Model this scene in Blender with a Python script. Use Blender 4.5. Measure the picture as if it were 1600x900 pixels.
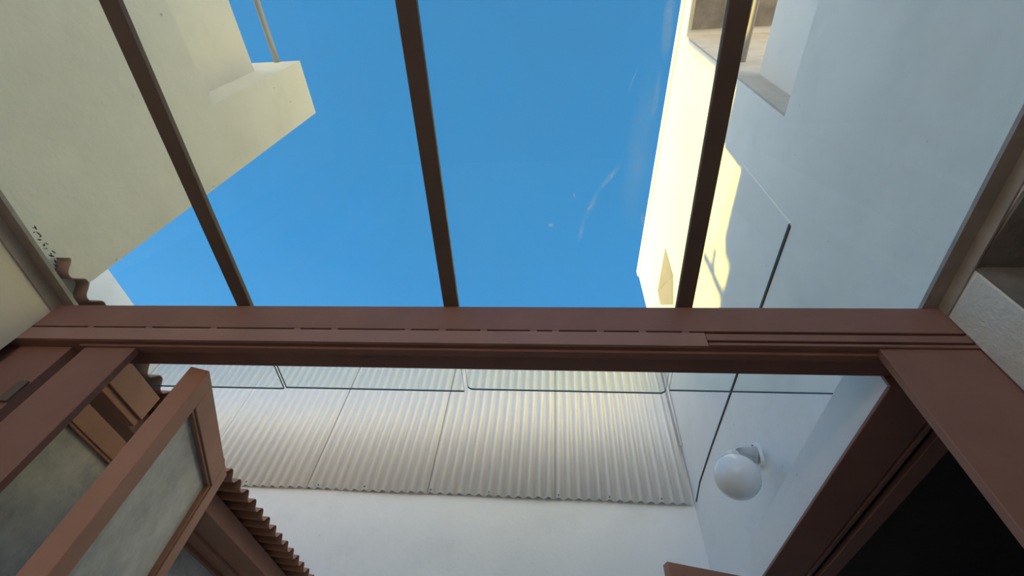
import bpy, bmesh, math, random
from mathutils import Matrix, Vector

# ---------------------------------------------------------------- clear
for o in list(bpy.data.objects):
    bpy.data.objects.remove(o, do_unlink=True)
scene = bpy.context.scene
C = scene.collection
H = 1.2                      # eye height: every z below is given relative to the eye, floor at -H
random.seed(7)

# ---------------------------------------------------------------- camera
cam_d = bpy.data.cameras.new('camera')
cam_d.sensor_fit = 'HORIZONTAL'
cam_d.sensor_width = 36.0
cam_d.lens = 719.0 / 1600.0 * 36.0
cam_d.clip_start = 0.02
cam = bpy.data.objects.new('camera', cam_d)
C.objects.link(cam)
R3 = Matrix(((0.995558437, 0.0, -0.0941456288),
             (0.0573622339, 0.792945484, 0.606586377),
             (0.0746523513, -0.609292589, 0.789423567)))      # columns: right, down, forward
right, down, fwd = R3.col[0], R3.col[1], R3.col[2]
m = Matrix((( right.x, -down.x, -fwd.x, 0.0),
            ( right.y, -down.y, -fwd.y, 0.0),
            ( right.z, -down.z, -fwd.z, H),
            (0, 0, 0, 1)))
cam.matrix_world = m
scene.camera = cam

# ---------------------------------------------------------------- sky
w = bpy.data.worlds.new('sky')
scene.world = w
w.use_nodes = True
nt = w.node_tree
nt.nodes.clear()
tc = nt.nodes.new('ShaderNodeTexCoord')
sx = nt.nodes.new('ShaderNodeSeparateXYZ')
ramp = nt.nodes.new('ShaderNodeValToRGB')
bg = nt.nodes.new('ShaderNodeBackground')
out = nt.nodes.new('ShaderNodeOutputWorld')
nt.links.new(tc.outputs['Generated'], sx.inputs[0])
nt.links.new(sx.outputs['Z'], ramp.inputs[0])
cr = ramp.color_ramp
cr.elements[0].position = 0.0
cr.elements[0].color = (2.9, 2.3, 1.6, 1)
cr.elements[1].position = 1.0
cr.elements[1].color = (0.047, 0.238, 0.505, 1)
for p, c in ((0.10, (2.2, 2.05, 1.85)), (0.30, (0.80, 1.12, 1.45)), (0.54, (0.085, 0.365, 0.77)), (0.75, (0.052, 0.285, 0.635)), (0.90, (0.049, 0.258, 0.56))):
    e = cr.elements.new(p)
    e.color = (*c, 1)
nt.links.new(ramp.outputs[0], bg.inputs[0])
bg.inputs[1].default_value = 1.0
nt.links.new(bg.outputs[0], out.inputs[0])

# ---------------------------------------------------------------- sun: low, from the left
sd = bpy.data.lights.new('sun', 'SUN')
sd.energy = 9.0
sd.color = (1.0, 0.75, 0.10)
sd.angle = math.radians(0.53)
SUN = Vector((1.0, 0.076, -0.06))
so = bpy.data.objects.new('sun', sd)
C.objects.link(so)
so.rotation_euler = SUN.to_track_quat('-Z', 'Y').to_euler()
so.location = (-12, 0, 8)

# ---------------------------------------------------------------- exposure
vs = scene.view_settings
vs.view_transform = 'Standard'
vs.look = 'None'
vs.exposure = 0.25
vs.gamma = 1.0
vs.use_curve_mapping = False


# ================================================================ materials
def mat(name, col, rough=0.6, metal=0.0, var=0.0, vscale=3.0, bump=0.0, bscale=40.0, spec=0.5,
        stain=None, stain_amt=0.0, stain_scale=2.0, speck=0.0, speck_scale=60.0):
    M = bpy.data.materials.new(name)
    M.use_nodes = True
    t = M.node_tree
    p = t.nodes['Principled BSDF']
    p.inputs['Roughness'].default_value = rough
    p.inputs['Metallic'].default_value = metal
    p.inputs['Specular IOR Level'].default_value = spec
    p.inputs['Base Color'].default_value = (*col, 1)
    g = t.nodes.new('ShaderNodeTexCoord')
    last = None

    def mix(a_sock, b_col, fac_sock, mode='MIX'):
        x = t.nodes.new('ShaderNodeMix')
        x.data_type = 'RGBA'
        x.blend_type = mode
        t.links.new(fac_sock, x.inputs[0])
        if a_sock is None:
            x.inputs[6].default_value = (*col, 1)
        else:
            t.links.new(a_sock, x.inputs[6])
        x.inputs[7].default_value = (*b_col, 1)
        return x.outputs[2]

    def noise(scale, detail=5.0, rough_=0.6):
        nz = t.nodes.new('ShaderNodeTexNoise')
        nz.inputs['Scale'].default_value = scale
        nz.inputs['Detail'].default_value = detail
        nz.inputs['Roughness'].default_value = rough_
        t.links.new(g.outputs['Object'], nz.inputs['Vector'])
        return nz.outputs['Fac']

    def rng(sock, a, b, c=0.0, d=1.0):
        r = t.nodes.new('ShaderNodeMapRange')
        r.inputs[1].default_value = a
        r.inputs[2].default_value = b
        r.inputs[3].default_value = c
        r.inputs[4].default_value = d
        t.links.new(sock, r.inputs[0])
        return r.outputs[0]

    if var > 0:
        last = mix(last, tuple(c * (1 - var) for c in col), rng(noise(vscale), 0.35, 0.65))
    if stain is not None:
        last = mix(last, stain, rng(noise(stain_scale, 7.0, 0.7), 0.48, 0.75, 0.0, stain_amt))
    if speck > 0:
        last = mix(last, tuple(c * 0.35 for c in col), rng(noise(speck_scale, 2.0), 0.74, 0.78, 0.0, speck))
    if last is not None:
        t.links.new(last, p.inputs['Base Color'])
    if bump > 0:
        b = t.nodes.new('ShaderNodeBump')
        b.inputs['Strength'].default_value = bump
        b.inputs['Distance'].default_value = 0.01
        t.links.new(noise(bscale, 6.0), b.inputs['Height'])
        t.links.new(b.outputs[0], p.inputs['Normal'])
    return M


def glass_mat(name, tint, dust=0.02, dust_col=(0.8, 0.8, 0.78), streak=0.0, refl=1.0, rough=0.0, dscale=1.5, smears=()):
    """clear sheet glass: transparent + fresnel reflection, with a film of dust"""
    M = bpy.data.materials.new(name)
    M.use_nodes = True
    t = M.node_tree
    t.nodes.clear()
    o_ = t.nodes.new('ShaderNodeOutputMaterial')
    tr = t.nodes.new('ShaderNodeBsdfTransparent')
    tr.inputs[0].default_value = (*tint, 1)
    gl = t.nodes.new('ShaderNodeBsdfGlossy')
    gl.inputs['Roughness'].default_value = rough
    gl.inputs[0].default_value = (refl, refl, refl, 1)
    lwt = t.nodes.new('ShaderNodeLayerWeight')
    lwt.inputs[0].default_value = 0.5
    pw = t.nodes.new('ShaderNodeMath')
    pw.operation = 'POWER'
    pw.inputs[1].default_value = 4.0
    t.links.new(lwt.outputs['Facing'], pw.inputs[0])
    fr = t.nodes.new('ShaderNodeMath')
    fr.operation = 'MULTIPLY_ADD'
    fr.inputs[1].default_value = 0.5
    fr.inputs[2].default_value = 0.02
    t.links.new(pw.outputs[0], fr.inputs[0])
    m1 = t.nodes.new('ShaderNodeMixShader')
    t.links.new(fr.outputs[0], m1.inputs[0])
    t.links.new(tr.outputs[0], m1.inputs[1])
    t.links.new(gl.outputs[0], m1.inputs[2])
    df = t.nodes.new('ShaderNodeBsdfDiffuse')
    df.inputs[0].default_value = (*dust_col, 1)
    g = t.nodes.new('ShaderNodeTexCoord')
    nz = t.nodes.new('ShaderNodeTexNoise')
    nz.inputs['Scale'].default_value = dscale
    nz.inputs['Detail'].default_value = 8
    nz.inputs['Roughness'].default_value = 0.75
    t.links.new(g.outputs['Object'], nz.inputs['Vector'])
    mr = t.nodes.new('ShaderNodeMapRange')
    mr.inputs[1].default_value = 0.35
    mr.inputs[2].default_value = 0.8
    mr.inputs[3].default_value = dust * 0.4
    mr.inputs[4].default_value = dust + streak
    t.links.new(nz.outputs['Fac'], mr.inputs[0])
    m2 = t.nodes.new('ShaderNodeMixShader')
    t.links.new(mr.outputs[0], m2.inputs[0])
    t.links.new(m1.outputs[0], m2.inputs[1])
    t.links.new(df.outputs[0], m2.inputs[2])
    last = m2
    if smears:                        # wiped marks left on the pane, at their own places
        flat = t.nodes.new('ShaderNodeVectorMath')
        flat.operation = 'MULTIPLY'
        flat.inputs[1].default_value = (1, 1, 0)
        t.links.new(g.outputs['Object'], flat.inputs[0])
        n2 = t.nodes.new('ShaderNodeTexNoise')
        n2.inputs['Scale'].default_value = 45
        n2.inputs['Detail'].default_value = 6
        n2.inputs['Roughness'].default_value = 0.7
        t.links.new(g.outputs['Object'], n2.inputs['Vector'])
        total = None
        for cx, cy, ln, wd, ang, st in smears:
            mp = t.nodes.new('ShaderNodeMapping')
            mp.vector_type = 'TEXTURE'
            mp.inputs['Location'].default_value = (cx, cy, 0)
            mp.inputs['Rotation'].default_value = (0, 0, ang)
            mp.inputs['Scale'].default_value = (ln, wd, 1)
            t.links.new(flat.outputs[0], mp.inputs[0])
            le = t.nodes.new('ShaderNodeVectorMath')
            le.operation = 'LENGTH'
            t.links.new(mp.outputs[0], le.inputs[0])
            r2 = t.nodes.new('ShaderNodeMapRange')
            r2.interpolation_type = 'SMOOTHSTEP'
            r2.inputs[1].default_value = 1.0
            r2.inputs[2].default_value = 0.1
            r2.inputs[3].default_value = 0.0
            r2.inputs[4].default_value = st
            t.links.new(le.outputs['Value'], r2.inputs[0])
            if total is None:
                total = r2.outputs[0]
            else:
                ad = t.nodes.new('ShaderNodeMath')
                ad.operation = 'MAXIMUM'
                t.links.new(total, ad.inputs[0])
                t.links.new(r2.outputs[0], ad.inputs[1])
                total = ad.outputs[0]
        mu = t.nodes.new('ShaderNodeMath')
        mu.operation = 'MULTIPLY'
        t.links.new(total, mu.inputs[0])
        r3 = t.nodes.new('ShaderNodeMapRange')
        r3.inputs[1].default_value = 0.3
        r3.inputs[2].default_value = 0.65
        t.links.new(n2.outputs['Fac'], r3.inputs[0])
        t.links.new(r3.outputs[0], mu.inputs[1])
        tl = t.nodes.new('ShaderNodeBsdfTranslucent')
        tl.inputs[0].default_value = (0.85, 0.84, 0.82, 1)
        m3 = t.nodes.new('ShaderNodeMixShader')
        t.links.new(mu.outputs[0], m3.inputs[0])
        t.links.new(m2.outputs[0], m3.inputs[1])
        t.links.new(tl.outputs[0], m3.inputs[2])
        last = m3
    t.links.new(last.outputs[0], o_.inputs[0])
    return M


MT = {
    'brown':   mat('brown_paint', (0.27, 0.138, 0.108), 0.55, var=0.12, vscale=6, bump=0.08, bscale=60, spec=0.3),
    'brown_lit': mat('bounce_lit_brown', (0.40, 0.195, 0.13), 0.5, var=0.12, vscale=6, bump=0.08, bscale=60, spec=0.3),  # same brown, lightened and warmed to carry light bounced off the tower
    'paving': mat('pale_paving', (0.58, 0.54, 0.50), 0.8, var=0.2, vscale=3),
    'brown_pale': mat('pale_brown', (0.34, 0.19, 0.155), 0.5, var=0.12, vscale=6, bump=0.08, bscale=60, spec=0.3),  # lighter brown for the cover strip
    'shaded': mat('shaded_white_render', (0.50, 0.485, 0.47), 0.95, var=0.2, vscale=5, bump=0.4, bscale=25),  # white plaster greyed in colour for the shade on the tower's near face
    'brown_rafter': mat('dark_brown_paint', (0.15, 0.105, 0.085), 0.6, var=0.15, vscale=5),
    'brown_dark': mat('dim_room_brown', (0.035, 0.020, 0.018), 0.7, var=0.3, vscale=9, bump=0.2, bscale=20),  # near-black brown puts the side room's dimness into its surfaces
    'black':   mat('matt_black', (0.03, 0.03, 0.03), 0.7),
    'cream':   mat('cream_plaster', (0.76, 0.70, 0.57), 0.9, var=0.07, vscale=1.6, bump=0.35, bscale=14,
                   stain=(0.42, 0.43, 0.32), stain_amt=0.45, stain_scale=1.1, speck=0.6, speck_scale=22),
    'white':   mat('white_plaster', (0.80, 0.79, 0.77), 0.85, var=0.05, vscale=1.2, bump=0.22, bscale=16,
                   stain=(0.50, 0.49, 0.46), stain_amt=0.25, stain_scale=2.2, speck=0.35, speck_scale=18),
    'inner':   mat('rough_white_plaster', (0.78, 0.75, 0.68), 0.95, var=0.12, vscale=5, bump=0.7, bscale=50,
                   stain=(0.38, 0.34, 0.27), stain_amt=0.4, stain_scale=4),
    'beige':   mat('dull_beige', (0.21, 0.20, 0.27), 0.95, var=0.12, vscale=8, bump=0.3, bscale=30),
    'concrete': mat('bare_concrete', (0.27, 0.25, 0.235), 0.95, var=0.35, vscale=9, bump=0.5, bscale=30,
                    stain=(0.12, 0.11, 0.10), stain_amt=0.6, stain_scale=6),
    'metal':   mat('pale_coated_steel', (0.80, 0.79, 0.77), 0.45, metal=0.10, var=0.03, vscale=2),
    'angle':   mat('grey_brown_angle', (0.38, 0.34, 0.30), 0.6, var=0.25, vscale=10, bump=0.1),
    'rail':    mat('grey_tube', (0.50, 0.47, 0.43), 0.45, metal=0.2),
    'lamp':    mat('opal_lamp', (0.78, 0.77, 0.75), 0.22, var=0.04, vscale=5),
    'lampw':   mat('white_enamel', (0.70, 0.70, 0.70), 0.3),
    'screw':   mat('screw_steel', (0.10, 0.10, 0.10), 0.4, metal=0.7),
    'floor':   mat('terracotta_floor', (0.24, 0.16, 0.125), 0.6, var=0.2, vscale=3),
    'debris':  mat('dry_debris', (0.06, 0.045, 0.03), 0.9),
    'edge':    mat('glass_edge', (0.045, 0.075, 0.07), 0.2),
    'glass':   glass_mat('canopy_glass', (0.955, 0.985, 0.97), 0.008, streak=0.05, dscale=1.3),
    'glass_smeared': glass_mat('smeared_canopy_glass', (0.955, 0.985, 0.97), 0.008, streak=0.05, dscale=1.3, smears=(
        (0.155, 0.572, 0.060, 0.010, 2.24, 0.40), (0.105, 0.658, 0.060, 0.010, 2.00, 0.36), (0.080, 0.735, 0.050, 0.010, 1.77, 0.30),
        (-0.012, 0.719, 0.022, 0.006, 0.1, 0.45), (0.272, 0.190, 0.10, 0.020, 1.58, 0.38), (0.262, 0.36, 0.10, 0.012, 1.62, 0.28),
        (0.235, 0.50, 0.30, 0.050, 1.62, 0.12), (0.055, 0.622, 0.014, 0.003, 1.3, 0.45), (0.262, 0.70, 0.03, 0.008, 1.5, 0.4),
        (0.20, 0.31, 0.05, 0.003, 1.9, 0.30))),
    'frost':   glass_mat('dusty_glass', (0.55, 0.58, 0.56), 0.78, (0.80, 0.80, 0.785), streak=0.10, rough=0.05, dscale=3),
}


# ================================================================ helpers
def vz(p):
    return (p[0], p[1], p[2] + H)


def setm(o, m_):
    o.data.materials.append(MT[m_] if isinstance(m_, str) else m_)


def tag(o, label=None, cat=None, group=None, kind=None):
    if label:
        o['label'] = label
    if cat:
        o['category'] = cat
    if group:
        o['group'] = group
    if kind:
        o['kind'] = kind
    return o


def link(name, me, m_=None, parent=None):
    o = bpy.data.objects.new(name, me)
    C.objects.link(o)
    if m_:
        me.materials.append(MT[m_])
    if parent is not None:
        o.parent = parent
        if parent.type == 'EMPTY' or True:
            o.matrix_parent_inverse = parent.matrix_world.inverted() if parent.type != 'EMPTY' else Matrix.Translation(-parent.location)
    return o


def empty(name, loc, label=None, cat=None, group=None, kind=None):
    o = bpy.data.objects.new(name, None)
    o.location = vz(loc)
    o.empty_display_size = 0.1
    C.objects.link(o)
    return tag(o, label, cat, group, kind)


def hexa(bm, v):
    """8 points: bottom ring 0-3, top ring 4-7"""
    q = [bm.verts.new(vz(p)) for p in v]
    for f in ((3, 2, 1, 0), (4, 5, 6, 7), (0, 1, 5, 4), (1, 2, 6, 5), (2, 3, 7, 6), (3, 0, 4, 7)):
        bm.faces.new([q[i] for i in f])


def box(bm, x0, x1, y0, y1, z0, z1):
    hexa(bm, [(x0, y0, z0), (x1, y0, z0), (x1, y1, z0), (x0, y1, z0),
              (x0, y0, z1), (x1, y0, z1), (x1, y1, z1), (x0, y1, z1)])


def finish(bm, name, m_, parent=None, bevel=0.0, smooth=False, seg=1):
    bmesh.ops.recalc_face_normals(bm, faces=bm.faces)
    if bevel > 0:
        bmesh.ops.bevel(bm, geom=list(bm.edges), offset=bevel, segments=seg, affect='EDGES', profile=0.5)
    me = bpy.data.meshes.new(name)
    bm.to_mesh(me)
    bm.free()
    if smooth:
        for p in me.polygons:
            p.use_smooth = True
    return link(name, me, m_, parent)


def boxes(name, m_, lst, parent=None, bevel=0.0):
    bm = bmesh.new()
    for b in lst:
        box(bm, *b)
    return finish(bm, name, m_, parent, bevel)


def prism(name, m_, pts, axis, a, b, parent=None, bevel=0.0):
    """polygon extruded along an axis; pts are the two other coordinates in xyz order"""
    bm = bmesh.new()

    def P(p, t):
        if axis == 'x':
            return (t, p[0], p[1])
        if axis == 'y':
            return (p[0], t, p[1])
        return (p[0], p[1], t)
    A = [bm.verts.new(vz(P(p, a))) for p in pts]
    B = [bm.verts.new(vz(P(p, b))) for p in pts]
    bm.faces.new(A)
    bm.faces.new(B[::-1])
    n = len(pts)
    for i in range(n):
        bm.faces.new([A[i], B[i], B[(i + 1) % n], A[(i + 1) % n]])
    return finish(bm, name, m_, parent, bevel)


def tube(name, m_, p0, p1, r, parent=None, n=16, r1=None):
    bm = bmesh.new()
    a, b = Vector(vz(p0)), Vector(vz(p1))
    d = (b - a).normalized()
    u = d.orthogonal().normalized()
    v = d.cross(u)
    r1 = r if r1 is None else r1
    A = [bm.verts.new(a + (u * math.cos(t) + v * math.sin(t)) * r) for t in [2 * math.pi * i / n for i in range(n)]]
    B = [bm.verts.new(b + (u * math.cos(t) + v * math.sin(t)) * r1) for t in [2 * math.pi * i / n for i in range(n)]]
    bm.faces.new(A[::-1])
    bm.faces.new(B)
    for i in range(n):
        f = bm.faces.new([A[i], A[(i + 1) % n], B[(i + 1) % n], B[i]])
        f.smooth = True
    return finish(bm, name, m_, parent)


# ================================================================ the setting
boxes('floor', 'floor', [(-2.6, 3.2, -3.6, 1.06, -1.35, -1.2)]).__setitem__('kind', 'structure')
boxes('floor_courtyard', 'paving', [(-11, 3.2, 1.06, 7.0, -1.35, -1.2), (-11, -2.6, -8, 1.06, -1.35, -1.2)]).__setitem__('kind', 'structure')

# ---- left house wall with its set-back parapet and pier (all one plastered mass)
XL = -1.85
wl = bmesh.new()
box(wl, -2.6, XL, -3.4, 1.0, -1.2, 2.448)                 # wall up to the ledge
box(wl, -2.6, XL, 0.63, 1.0, 2.448, 3.53)                 # pier at the wall's end
o = finish(wl, 'wall_left', 'cream')
tag(o, 'cream plastered house wall with a tall end pier above the glass roof', kind='structure')
p_ = prism('parapet', 'cream', [(-2.30, 2.448), (-2.045, 2.448), (-2.045, 3.25), (-2.30, 3.25)], 'y', -3.4, 0.63, o)
# sloped mortar fillet at the foot of the set-back, against the pier
prism('mortar_fillet', 'cream', [(-2.045, 2.448), (-1.853, 2.448), (-1.853, 2.452), (-2.045, 2.62)], 'y', -3.4, 0.628, o)

# ---- right house wall, its parapet, and the taller stair tower beyond it
XR = 1.2
wr = bmesh.new()
box(wr, XR, 1.72, 0.84, 1.125, -1.2, 2.57)               # pier beside the doorway
box(wr, XR, 1.72, -3.4, 0.84, 1.19, 2.57)                 # above the doorway
box(wr, XR, 1.72, -3.4, -0.6, -1.2, 1.19)
o_wr = finish(wr, 'wall_right', 'white')
tag(o_wr, 'white plastered house wall on the right', kind='structure')
boxes('plaster_coat', 'inner', [(XR - 0.008, XR + 0.001, 0.835, 0.999, -1.2, 1.155)], o_wr, bevel=0.003)
boxes('door_reveal', 'concrete', [(XR + 0.004, 1.72, 0.832, 0.8405, -1.2, 1.189)], o_wr)  # darker material puts the dimness of the doorway recess into the colour
boxes('door_soffit', 'concrete', [(XR + 0.004, 1.72, -0.6, 0.832, 1.180, 1.1905)], o_wr)  # darkened likewise for the dim recess
prism('parapet', 'white', [(1.355, 2.57), (1.60, 2.57), (1.60, 3.42), (1.355, 3.42)], 'y', -3.4, 0.84, o_wr)

tw = bmesh.new()
hexa(tw, [(XR, 0.84, 2.57), (3.2, 0.84, 2.57), (3.2, 4.0, 2.57), (XR, 4.0, 2.57),
          (XR, 0.84, 4.88), (3.2, 0.84, 4.88), (3.2, 4.0, 4.88), (XR, 4.0, 4.88)])
box(tw, XR, 3.2, 1.125, 4.0, 1.0, 2.57)
o_tw = finish(tw, 'wall_tower', 'white')
tag(o_tw, 'white stair tower wall, sunlit at the top', kind='structure')
# roof slab, running on past the tower's near face
sl = bmesh.new()
hexa(sl, [(XR, -0.8, 4.88), (3.2, -0.8, 4.88), (3.2, 4.0, 4.88), (XR, 4.0, 4.88),
          (XR, -0.8, 4.97), (3.2, -0.8, 4.97), (3.2, 4.0, 5.52), (XR, 4.0, 5.52)])
finish(sl, 'roof_slab', 'white', o_tw)
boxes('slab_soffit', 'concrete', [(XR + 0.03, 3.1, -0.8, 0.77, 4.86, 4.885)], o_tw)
boxes('near_face', 'shaded', [(XR + 0.004, 3.15, 0.826, 0.845, 2.575, 4.88)], o_tw)
cp = bmesh.new()
hexa(cp, [(XR - 0.015, -0.8, 4.955), (3.2, -0.8, 4.955), (3.2, 4.015, 5.50), (XR - 0.015, 4.015, 5.50),
          (XR - 0.015, -0.8, 5.045), (3.2, -0.8, 5.045), (3.2, 4.015, 5.62), (XR - 0.015, 4.015, 5.62)])
finish(cp, 'coping', 'white', o_tw)
# thin two-piece patch in a duller beige, high on the tower
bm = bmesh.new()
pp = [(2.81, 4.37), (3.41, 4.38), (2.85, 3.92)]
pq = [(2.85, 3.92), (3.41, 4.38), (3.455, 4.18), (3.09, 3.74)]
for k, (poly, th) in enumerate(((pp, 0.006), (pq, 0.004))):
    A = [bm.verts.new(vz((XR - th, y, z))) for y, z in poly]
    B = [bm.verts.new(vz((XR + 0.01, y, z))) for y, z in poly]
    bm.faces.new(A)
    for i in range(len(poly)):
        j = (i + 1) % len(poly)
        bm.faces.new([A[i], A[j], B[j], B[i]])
finish(bm, 'dull_patch', 'beige', o_tw)
# thin render panel whose lower lip stands off the wall
prism('render_panel', 'white', [(1.247, 2.172), (3.2, 2.172), (3.7, 2.16), (3.93, 2.11), (3.93, 2.93), (1.247, 2.93)],
      'x', XR - 0.006, XR + 0.005, o_tw, bevel=0.002)
prism('gap_shade', 'black', [(1.255, 2.176), (1.262, 2.156), (2.0, 2.157), (3.2, 2.164), (3.7, 2.152), (3.92, 2.104),
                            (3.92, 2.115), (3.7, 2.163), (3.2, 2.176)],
      'x', XR - 0.007, XR + 0.004, o_tw)  # dark strip standing in for the shaded gap under the panel lip
# lower right wall: lintel band sloping out to the side door head
lw = bmesh.new()
hexa(lw, [(1.002, 1.137, 0.999), (1.21, 1.137, 0.999), (1.21, 4.0, 0.999), (1.002, 4.0, 0.999),
          (1.015, 1.137, 1.192), (1.21, 1.137, 1.192), (1.21, 4.0, 1.192), (1.015, 4.0, 1.192)])
finish(lw, 'lintel_band', 'white', o_tw, bevel=0.006)
# corner strip
tube('corner_strip', 'lampw', (1.183, 3.905, 2.64), (1.183, 3.905, 3.75), 0.010, o_tw)

# ---- back wall of the courtyard
o = boxes('wall_back', 'white', [(-5.6, 3.2, 4.0, 4.25, -1.2, 3.86)])
tag(o, 'white courtyard back wall under the pale corrugated cladding', kind='structure')
# ---- white boundary wall far left
o = boxes('wall_boundary', 'white', [(-5.15, -4.9, 2.6, 4.0, -1.2, 3.79)])
tag(o, 'white boundary wall left of the courtyard', kind='structure')
# ---- rear of the room behind the viewer, and the dim passage on the right
o = boxes('wall_rear', 'inner', [(-2.6, 3.2, -3.6, -3.4, -1.2, 1.62)])
tag(o, kind='structure')
o = boxes('wall_passage', 'inner', [(3.0, 3.2, -3.4, 0.84, -1.2, 1.2), (1.72, 3.2, 0.84, 1.0, -1.2, 1.2)])
tag(o, kind='structure')
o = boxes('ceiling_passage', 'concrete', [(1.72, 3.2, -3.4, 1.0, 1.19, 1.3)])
tag(o, kind='structure')
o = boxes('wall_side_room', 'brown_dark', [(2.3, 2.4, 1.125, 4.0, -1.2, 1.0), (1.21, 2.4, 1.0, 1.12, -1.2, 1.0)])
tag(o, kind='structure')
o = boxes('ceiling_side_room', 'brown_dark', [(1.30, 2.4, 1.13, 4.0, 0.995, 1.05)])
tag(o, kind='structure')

# ---- unseen roofline added to the left, shaped to throw evening shade over the tower
K = 0.06
XN = -9.0
DX = XR - XN
def cast(y, z):           # point of the added roofline that shades tower point (y, z)
    return (y - 0.076 * DX, z + K * DX)
prof = [(-6, 3.62), (0.64, 3.62), (0.64, 4.86), (0.785, 4.86), (0.785, 3.3), (0.86, 3.3), (0.86, 2.96), (1.78, 2.92), (1.80, 2.72), (2.3, 2.70), (2.45, 2.78), (3.3, 3.5), (3.38, 4.0), (6.5, 4.0)]
pts = [cast(y, z) for y, z in prof]
pts = [(pts[0][0], -1.2)] + pts + [(pts[-1][0], -1.2)]
nb = prism('shade_caster', 'cream', pts, 'x', XN - 1.5, XN)
tag(nb, 'unseen stepped block added beyond the left wall to shade the tower', kind='structure')
y0, z0 = cast(2.13, 2.70)
tube('roof_post', 'rail', (XN - 0.1, y0, z0 - 0.05), (XN - 0.1, y0, z0 + 0.55), 0.05, nb)  # unseen post and arm, thickened so their shade shows on the tower
y1, z1 = cast(1.95, 3.06)
y2, z2 = cast(2.13, 2.98)
tube('roof_post_arm', 'rail', (XN - 0.1, y1, z1), (XN - 0.1, y2, z2), 0.04, nb)
ya, za = cast(0.9, 3.03)
yb, zb = cast(2.0, 3.0)
tube('roof_rail', 'rail', (XN - 0.1, ya, za), (XN - 0.1, yb, zb), 0.014, nb)

# ================================================================ glass roof
def rz(y, base=1.205):
    return base - 0.085 * (y - 1.0)

def sloped(bm, x0, x1, y0, y1, a, b):
    hexa(bm, [(x0, y0, rz(y0) + a), (x1, y0, rz(y0) + a), (x1, y1, rz(y1) + a), (x0, y1, rz(y1) + a),
              (x0, y0, rz(y0) + b), (x1, y0, rz(y0) + b), (x1, y1, rz(y1) + b), (x0, y1, rz(y1) + b)])

roof = empty('glass_roof', (-0.33, 1.0, 1.205), 'clear sheet-glass roof on three dark brown flat rafters over the doorway', 'glass roof')
RX = (-1.126, -0.361, 0.425)
for x in RX:
    bm = bmesh.new()
    sloped(bm, x - 0.026, x + 0.026, -3.35, 1.10, 0.0, 0.02)
    finish(bm, 'rafter', 'brown_rafter', roof, bevel=0.002)
for nm, x0, x1 in (('wall_angle', XL, -1.800), ('wall_angle', 1.150, XR)):
    bm = bmesh.new()
    sloped(bm, x0, x1, -3.35, 1.06, -0.002, 0.012)
    if x0 < 0:
        sloped(bm, XL, XL + 0.006, -3.35, 1.06, -0.045, -0.002)
    else:
        sloped(bm, XR - 0.006, XR, -3.35, 1.06, -0.045, -0.002)
    finish(bm, nm, 'angle', roof)

def pane(x0, x1, y1, parent, rad=0.0, gm='glass'):
    bm = bmesh.new()
    y0 = -3.35
    ring = [(x0, y0), (x1, y0)]
    def corner(cx, cy, a0, a1):
        if rad == 0:
            return [(cx + rad * math.cos(a1), cy)]
        return [(cx + rad * math.cos(a0 + (a1 - a0) * i / 5), cy + rad * math.sin(a0 + (a1 - a0) * i / 5)) for i in range(6)]
    if rad > 0:
        ring += corner(x1 - rad, y1 - rad, 0, math.pi / 2) + corner(x0 + rad, y1 - rad, math.pi / 2, math.pi)
    else:
        ring += [(x1, y1), (x0, y1)]
    lo = [bm.verts.new(vz((x, y, rz(y) + 0.0215))) for x, y in ring]
    hi = [bm.verts.new(vz((x, y, rz(y) + 0.0295))) for x, y in ring]
    f0 = bm.faces.new(lo[::-1])
    f1 = bm.faces.new(hi)
    side = []
    n = len(ring)
    for i in range(n):
        side.append(bm.faces.new([lo[i], lo[(i + 1) % n], hi[(i + 1) % n], hi[i]]))
    for f in side:
        f.material_index = 1
    me = bpy.data.meshes.new('glass_pane')
    bm.to_mesh(me)
    bm.free()
    me.materials.append(MT[gm])
    me.materials.append(MT['edge'])
    return link('glass_pane', me, None, parent)

pane(-1.835, -1.130, 1.447, roof)
pane(-1.118, -0.364, 1.440, roof)
pane(-0.348, 0.420, 1.428, roof, 0.02, 'glass_smeared')
pane(0.432, 1.188, 1.412, roof)

# dry bits lying on the glass along the left wall, and flecks elsewhere
bm = bmesh.new()
def fleck(x, y, s):
    z = rz(y) + 0.030
    a = random.uniform(0, math.pi)
    dx, dy = math.cos(a) * s, math.sin(a) * s
    t = s * 0.35
    hexa(bm, [(x - dx, y - dy, z), (x - dy * .3, y + dx * .3, z), (x + dx, y + dy, z), (x + dy * .3, y - dx * .3, z),
              (x - dx, y - dy, z + t), (x - dy * .3, y + dx * .3, z + t), (x + dx, y + dy, z + t), (x + dy * .3, y - dx * .3, z + t)])
for i in range(16):
    y = random.uniform(0.70, 0.86)
    fleck(-1.812 + random.uniform(0, 0.03), y, random.uniform(0.004, 0.010))
for i in range(34):
    fleck(random.uniform(-1.7, 1.1), random.uniform(0.1, 0.98), random.uniform(0.0008, 0.0022))
o = finish(bm, 'dry_debris', 'debris')
tag(o, 'scattered dark flecks of dry debris lying on the glass roof', 'debris', kind='stuff')

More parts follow.
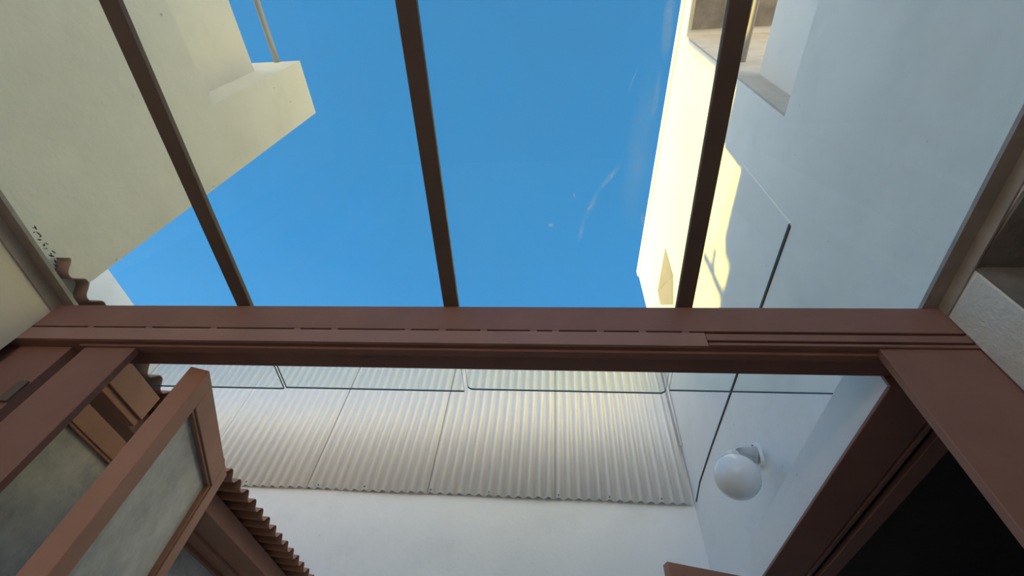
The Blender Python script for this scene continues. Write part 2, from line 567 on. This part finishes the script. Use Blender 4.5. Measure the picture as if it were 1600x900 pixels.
# ================================================================ door frame under the glass
fr = empty('door_frame', (-0.34, 1.0, -1.2), 'brown painted door frame spanning the opening under the glass roof', 'door frame')
boxes('header_beam', 'brown', [(-1.95, XR + 0.02, 1.0, 1.12, 1.083, 1.197), (-1.95, XR + 0.02, 1.012, 1.122, 1.0205, 1.0835)], fr, bevel=0.0015)
boxes('cover_strip', 'brown_pale', [(-1.95, 0.455, 0.9995, 1.0115, 1.0185, 1.076)], fr, bevel=0.0012)
wx = [-1.62, -1.40, -1.16, -0.86, -0.73, -0.48, -0.365, -0.23, -0.07, 0.0, 0.14, 0.27, 0.40]
for x in wx:
    boxes('weld', 'brown', [(x - 0.011, x + 0.011, 1.0005, 1.0115, 1.0755, 1.0835)], fr)
boxes('track_rail', 'brown', [(0.456, XR, 1.0, 1.0115, 1.044, 1.072)], fr, bevel=0.0015)
boxes('track_lip', 'brown', [(0.456, XR, 0.996, 1.0115, 1.019, 1.030)], fr, bevel=0.0015)
boxes('track_channel', 'brown', [(-1.62, 0.93, 1.024, 1.052, 1.010, 1.0203)], fr, bevel=0.001)
boxes('jamb', 'brown', [(0.93, XR + 0.015, 1.004, 1.03, -1.2, 1.0200)], fr, bevel=0.002)
boxes('jamb', 'brown', [(-1.60, -1.412, 1.03, 1.055, -1.2, 1.0095)], fr, bevel=0.002)
boxes('guide_strip', 'brown', [(-1.628, -1.6005, 1.05, 1.10, -1.2, 1.005)], fr, bevel=0.002)
boxes('side_post', 'brown', [(-1.95, -1.665, 1.04, 1.118, -1.2, 1.0200)], fr, bevel=0.002)
boxes('side_head', 'brown_lit', [(-1.74, -1.68, 1.125, 1.48, 1.04, 1.152)], fr, bevel=0.002)
boxes('side_track', 'brown_lit', [(-1.735, -1.69, 1.125, 1.48, 1.01, 1.0395)], fr, bevel=0.002)
boxes('hinge', 'brown_rafter', [(-1.70, -1.664, 1.03, 1.0395, 0.78, 0.86)], fr, bevel=0.002)

# ================================================================ door leaves
def leaf(label, a, b, top, bot, th, stile, rail, side, glass='frost', group=None):
    """glazed leaf standing on the line a-b (plan); side=+1/-1: which way its thickness goes from the line"""
    ax, ay = a
    d = Vector((b[0] - ax, b[1] - ay))
    L = d.length
    d.normalize()
    nrm = Vector((-d.y, d.x)) * side
    root = empty('door_leaf', (ax, ay, bot), label, 'door', group)

    def blk(name, s0, s1, z0, z1, t0, t1, m_, bev=0.002):
        bm = bmesh.new()
        def P(s, t, z):
            return (ax + d.x * s + nrm.x * t, ay + d.y * s + nrm.y * t, z)
        hexa(bm, [P(s0, t0, z0), P(s1, t0, z0), P(s1, t1, z0), P(s0, t1, z0),
                  P(s0, t0, z1), P(s1, t0, z1), P(s1, t1, z1), P(s0, t1, z1)])
        return finish(bm, name, m_, root, bev)
    blk('stile', 0, stile, bot, top, 0, th, 'brown_lit')
    blk('stile', L - stile, L, bot, top, 0, th, 'brown_lit')
    blk('top_rail', stile, L - stile, top - rail, top, 0.0005, th - 0.0005, 'brown_lit')
    blk('bottom_rail', stile, L - stile, bot, bot + rail * 2, 0.0005, th - 0.0005, 'brown_lit')
    blk('glass_pane', stile - 0.003, L - stile + 0.003, bot + rail * 2 - 0.003, top - rail + 0.003, th * 0.40, th * 0.52, glass, 0)
    g = 0.010
    for nm, s0, s1, z0, z1 in (('glazing_bead', stile, stile + g, bot + rail * 2, top - rail),
                               ('glazing_bead', L - stile - g, L - stile, bot + rail * 2, top - rail),
                               ('glazing_bead', stile + g, L - stile - g, top - rail - g, top - rail)):
        blk(nm, s0, s1, z0, z1, th * 0.12, th * 0.39, 'brown_lit', 0.001)
    return root

# the swung-open leaf in front: its near edge faces the viewer, its lit face looks right
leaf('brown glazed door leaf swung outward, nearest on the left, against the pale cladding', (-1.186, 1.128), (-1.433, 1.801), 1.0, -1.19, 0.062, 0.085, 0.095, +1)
# the leaf behind it, parked along the left side
leaf('brown glazed door leaf parked along the left side, behind the swung-open one', (-1.70, 1.14), (-1.70, 1.86), 0.958, -1.19, 0.045, 0.07, 0.078, +1)
# top of the small leaf at the bottom right
leaf('small brown door leaf ajar below the globe lamp, only its top corner in view', (0.479, 2.18), (0.955, 2.328), 0.90, -1.19, 0.04, 0.07, 0.09, +1)

# ================================================================ left glazed bay: head beam and corrugated eave
bay = empty('glazed_bay', (-1.75, 2.5, -1.2), 'brown framed glazed bay under the rust-brown corrugated eave on the left', 'window wall')
boxes('head_beam', 'brown_lit', [(-2.28, -1.95, 1.13, 3.98, 1.145, 1.248)], bay, bevel=0.002)
boxes('track_rail', 'brown_lit', [(-2.17, -2.145, 1.13, 3.98, 1.128, 1.1445)], bay, bevel=0.001)
boxes('inner_head', 'brown_lit', [(-2.335, -2.285, 1.13, 3.98, 1.125, 1.20)], bay, bevel=0.001)
boxes('glass_pane', 'frost', [(-2.315, -2.307, 1.13, 3.98, -1.1, 1.1245)], bay)
boxes('sill', 'brown_lit', [(-2.36, -2.26, 1.13, 3.98, -1.2, -1.1)], bay, bevel=0.002)

# corrugated eave sheet: ribs run across, wavy rim along the courtyard
def wavy(t, pitch, amp):
    s = math.sin(2 * math.pi * t / pitch)
    return amp * (s * 1.18 if abs(s) < 0.8 else math.copysign(0.944 + (abs(s) - 0.8) * 0.28, s))
bm = bmesh.new()
ya, yb, pitch, amp = 0.852, 3.97, 0.109, 0.021
n = int((yb - ya) / pitch * 12)
rows = []
for i in range(n + 1):
    y = ya + (yb - ya) * i / n
    z = 1.272 + wavy(y - ya + 0.03, pitch, amp)
    xr = -1.79
    xl = -1.848 if y < 1.004 else -3.4
    rows.append([bm.verts.new(vz((xr, y, z))), bm.verts.new(vz((xr - 0.058, y, z + 0.058 * 0.06))),
                 bm.verts.new(vz((xl - (0.0 if xl < -2 else 0.0001), y, z + (xr - xl) * 0.06)))])
for i in range(n):
    a, b = rows[i], rows[i + 1]
    bm.faces.new([a[0], b[0], b[1], a[1]]).smooth = True
    if rows[i][2].co.x < -2:
        bm.faces.new([a[1], b[1], b[2], a[2]]).smooth = True
o = finish(bm, 'corrugated_eave', 'brown_lit')
sm = o.modifiers.new('thickness', 'SOLIDIFY')
sm.thickness = 0.004
tag(o, 'rust-brown corrugated eave sheet with a wavy rim along the left side', 'roof sheet')

# ================================================================ corrugated wall cladding
clad = empty('wall_cladding', (-1.8, 3.98, 2.11), 'pale grey corrugated metal cladding across the top of the back wall', 'cladding')
P_ = 1.157 / 13
seams = [-4.895, -3.511, -2.354, -1.197, -0.040, 1.165]
def cprof(x):
    s = math.sin(2 * math.pi * (x + 0.04) / P_)
    return 0.020 * (s * 1.1 if abs(s) < 0.75 else math.copysign(0.825 + (abs(s) - 0.75) * 0.5, s))
import itertools
scr_u = [-2.87, -2.22, -1.735, -1.09, -0.555, 0.055, 0.46, 0.90]
for k in range(5):
    x0, x1 = seams[k], seams[k + 1]
    ov = 0.03 if k < 4 else 0.0
    bm = bmesh.new()
    nx = int((x1 + ov - x0) / P_ * 12)
    lo, hi = [], []
    for i in range(nx + 1):
        x = x0 + (x1 + ov - x0) * i / nx
        y = 3.974 + cprof(x) - 0.012 * (x - x0) / (x1 + ov - x0)
        lo.append(bm.verts.new(vz((x, y, 2.108 + 0.003 * math.sin(x * 5)))))
        hi.append(bm.verts.new(vz((x, y, 3.90))))
    for i in range(nx):
        bm.faces.new([lo[i], lo[i + 1], hi[i + 1], hi[i]]).smooth = True
    sh = finish(bm, 'corrugated_sheet', 'metal', clad)
    md = sh.modifiers.new('thickness', 'SOLIDIFY')
    md.thickness = 0.002
    for xs in scr_u:
        if x0 <= xs < x1:
            xr = round((xs + 0.04) / P_ - 0.75) * P_ + 0.75 * P_ - 0.04
            yy = 3.974 + cprof(xr) - 0.012 * (xr - x0) / (x1 + ov - x0)
            tube('screw', 'screw', (xr, yy - 0.006, 2.132), (xr, yy + 0.004, 2.132), 0.007, sh, n=8)

# ================================================================ right-hand side door head
sdf = empty('side_door_frame', (1.13, 2.5, -1.2), 'dark brown door frame head running along the right wall under the white lintel', 'door frame')
boxes('head_beam', 'brown', [(0.992, 1.165, 1.135, 3.98, 0.985, 0.998)], sdf, bevel=0.002)
boxes('head_end', 'brown', [(0.990, 1.20, 1.124, 1.1345, 0.985, 1.045)], sdf, bevel=0.001)
boxes('track_rail', 'brown', [(1.172, 1.188, 1.135, 3.98, 0.980, 1.04)], sdf, bevel=0.001)
boxes('track_rail', 'brown', [(1.222, 1.29, 1.135, 3.98, 0.978, 1.04)], sdf, bevel=0.002)
boxes('track_bed', 'brown', [(1.160, 1.225, 1.135, 3.98, 1.0, 1.04)], sdf)

# ================================================================ rails on the two roof terraces
tube('terrace_handrail', 'rail', (-2.018, -3.3, 3.52), (-2.018, 0.632, 3.52), 0.021)
tag(bpy.data.objects['terrace_handrail'], 'grey round handrail running into the pier on the left terrace', 'handrail')
o = tube('terrace_handrail', 'rail', (1.362, -3.3, 3.785), (1.362, 0.826, 3.785), 0.019)
tag(o, 'pale sunlit round handrail beside the tower on the right terrace', 'handrail')
for x, z, yy in ((-2.018, 3.52, -0.8), (1.362, 3.785, -0.8)):
    par = [q for q in bpy.data.objects if q.name.startswith('terrace_handrail') and (q.data.vertices[0].co.x * x > 0)][0]
    tube('rail_post', 'rail', (x - (0.1 if x < 0 else -0.06), yy, 3.2), (x, yy, z), 0.016, par)

# ================================================================ globe lamp
lamp = empty('globe_wall_lamp', (1.19, 2.52, 1.66), 'white opal globe lamp on a short bracket on the right wall', 'wall lamp')
gc = Vector((0.985, 2.405, 1.443))
bm = bmesh.new()
bmesh.ops.create_uvsphere(bm, u_segments=40, v_segments=24, radius=0.119)
for v in bm.verts:
    v.co = v.co + gc + Vector((0, 0, H))
finish(bm, 'globe', 'lamp', lamp, smooth=True)
# bracket: a hood that widens from the globe's neck to the wall plate
bm = bmesh.new()
path = [(Vector((0.985, 2.405, 1.562)), 0.055, 0.020, Vector((0, 0, 1))),
        (Vector((1.02, 2.425, 1.600)), 0.052, 0.026, Vector((-0.5, 0, 1))),
        (Vector((1.09, 2.465, 1.632)), 0.050, 0.036, Vector((-0.9, 0, .6))),
        (Vector((1.175, 2.510, 1.650)), 0.052, 0.050, Vector((-1, 0, .1)))]
rings = []
for k, (c, ry, rz_, ax) in enumerate(path):
    ax = ax.normalized()
    u = Vector((0, 1, 0))
    v = ax.cross(u).normalized()
    rings.append([bm.verts.new(Vector(vz(c)) + u * math.cos(t) * ry + v * math.sin(t) * rz_ * 1.0)
                  for t in [2 * math.pi * i / 24 for i in range(24)]])
for a, b in zip(rings, rings[1:]):
    for i in range(24):
        bm.faces.new([a[i], a[(i + 1) % 24], b[(i + 1) % 24], b[i]]).smooth = True
bm.faces.new(rings[0])
bm.faces.new(rings[-1])
finish(bm, 'bracket', 'lampw', lamp)
bm = bmesh.new()
A, B = [], []
for i in range(28):
    t = 2 * math.pi * i / 28
    A.append(bm.verts.new(vz((1.180, 2.515 + 0.045 * math.cos(t), 1.655 + 0.075 * math.sin(t)))))
    B.append(bm.verts.new(vz((1.201, 2.515 + 0.052 * math.cos(t), 1.655 + 0.082 * math.sin(t)))))
bm.faces.new(A)
bm.faces.new(B)
for i in range(28):
    bm.faces.new([A[i], A[(i + 1) % 28], B[(i + 1) % 28], B[i]])
pl = finish(bm, 'wall_plate', 'lampw', lamp)
tube('screw', 'screw', (1.177, 2.515, 1.715), (1.182, 2.515, 1.715), 0.006, pl, n=8)
tube('collar', 'lampw', (0.985, 2.405, 1.545), (0.985, 2.405, 1.578), 0.058, lamp, n=28, r1=0.05)

# ================================================================ fill lamp added behind the viewer to brighten the frame and plaster
em = bpy.data.materials.new('fill_globe')
em.use_nodes = True
pb = em.node_tree.nodes['Principled BSDF']
pb.inputs['Base Color'].default_value = (0.8, 0.8, 0.78, 1)
pb.inputs['Emission Color'].default_value = (1.0, 0.86, 0.72, 1)
pb.inputs['Emission Strength'].default_value = 55.0
MT['lit'] = em
pend = empty('fill_lamp', (-0.9, -2.4, 0.50), 'glowing globe added out of view to brighten the room behind the doorway', 'fill lamp')
bm = bmesh.new()
bmesh.ops.create_uvsphere(bm, u_segments=24, v_segments=16, radius=0.14)
for v in bm.verts:
    v.co = v.co + Vector((-0.9, -2.4, 0.50 + H))
finish(bm, 'globe', 'lit', pend, smooth=True)
tube('cord', 'black', (-0.9, -2.4, 0.63), (-0.9, -2.4, 1.50), 0.005, pend, n=8)
tube('cap', 'lampw', (-0.9, -2.4, 0.625), (-0.9, -2.4, 0.67), 0.05, pend, n=16, r1=0.03)
bm = bmesh.new()
sloped(bm, -1.12, -0.38, -2.43, -2.37, -0.03, -0.001)
finish(bm, 'mounting_bar', 'brown_rafter', pend)
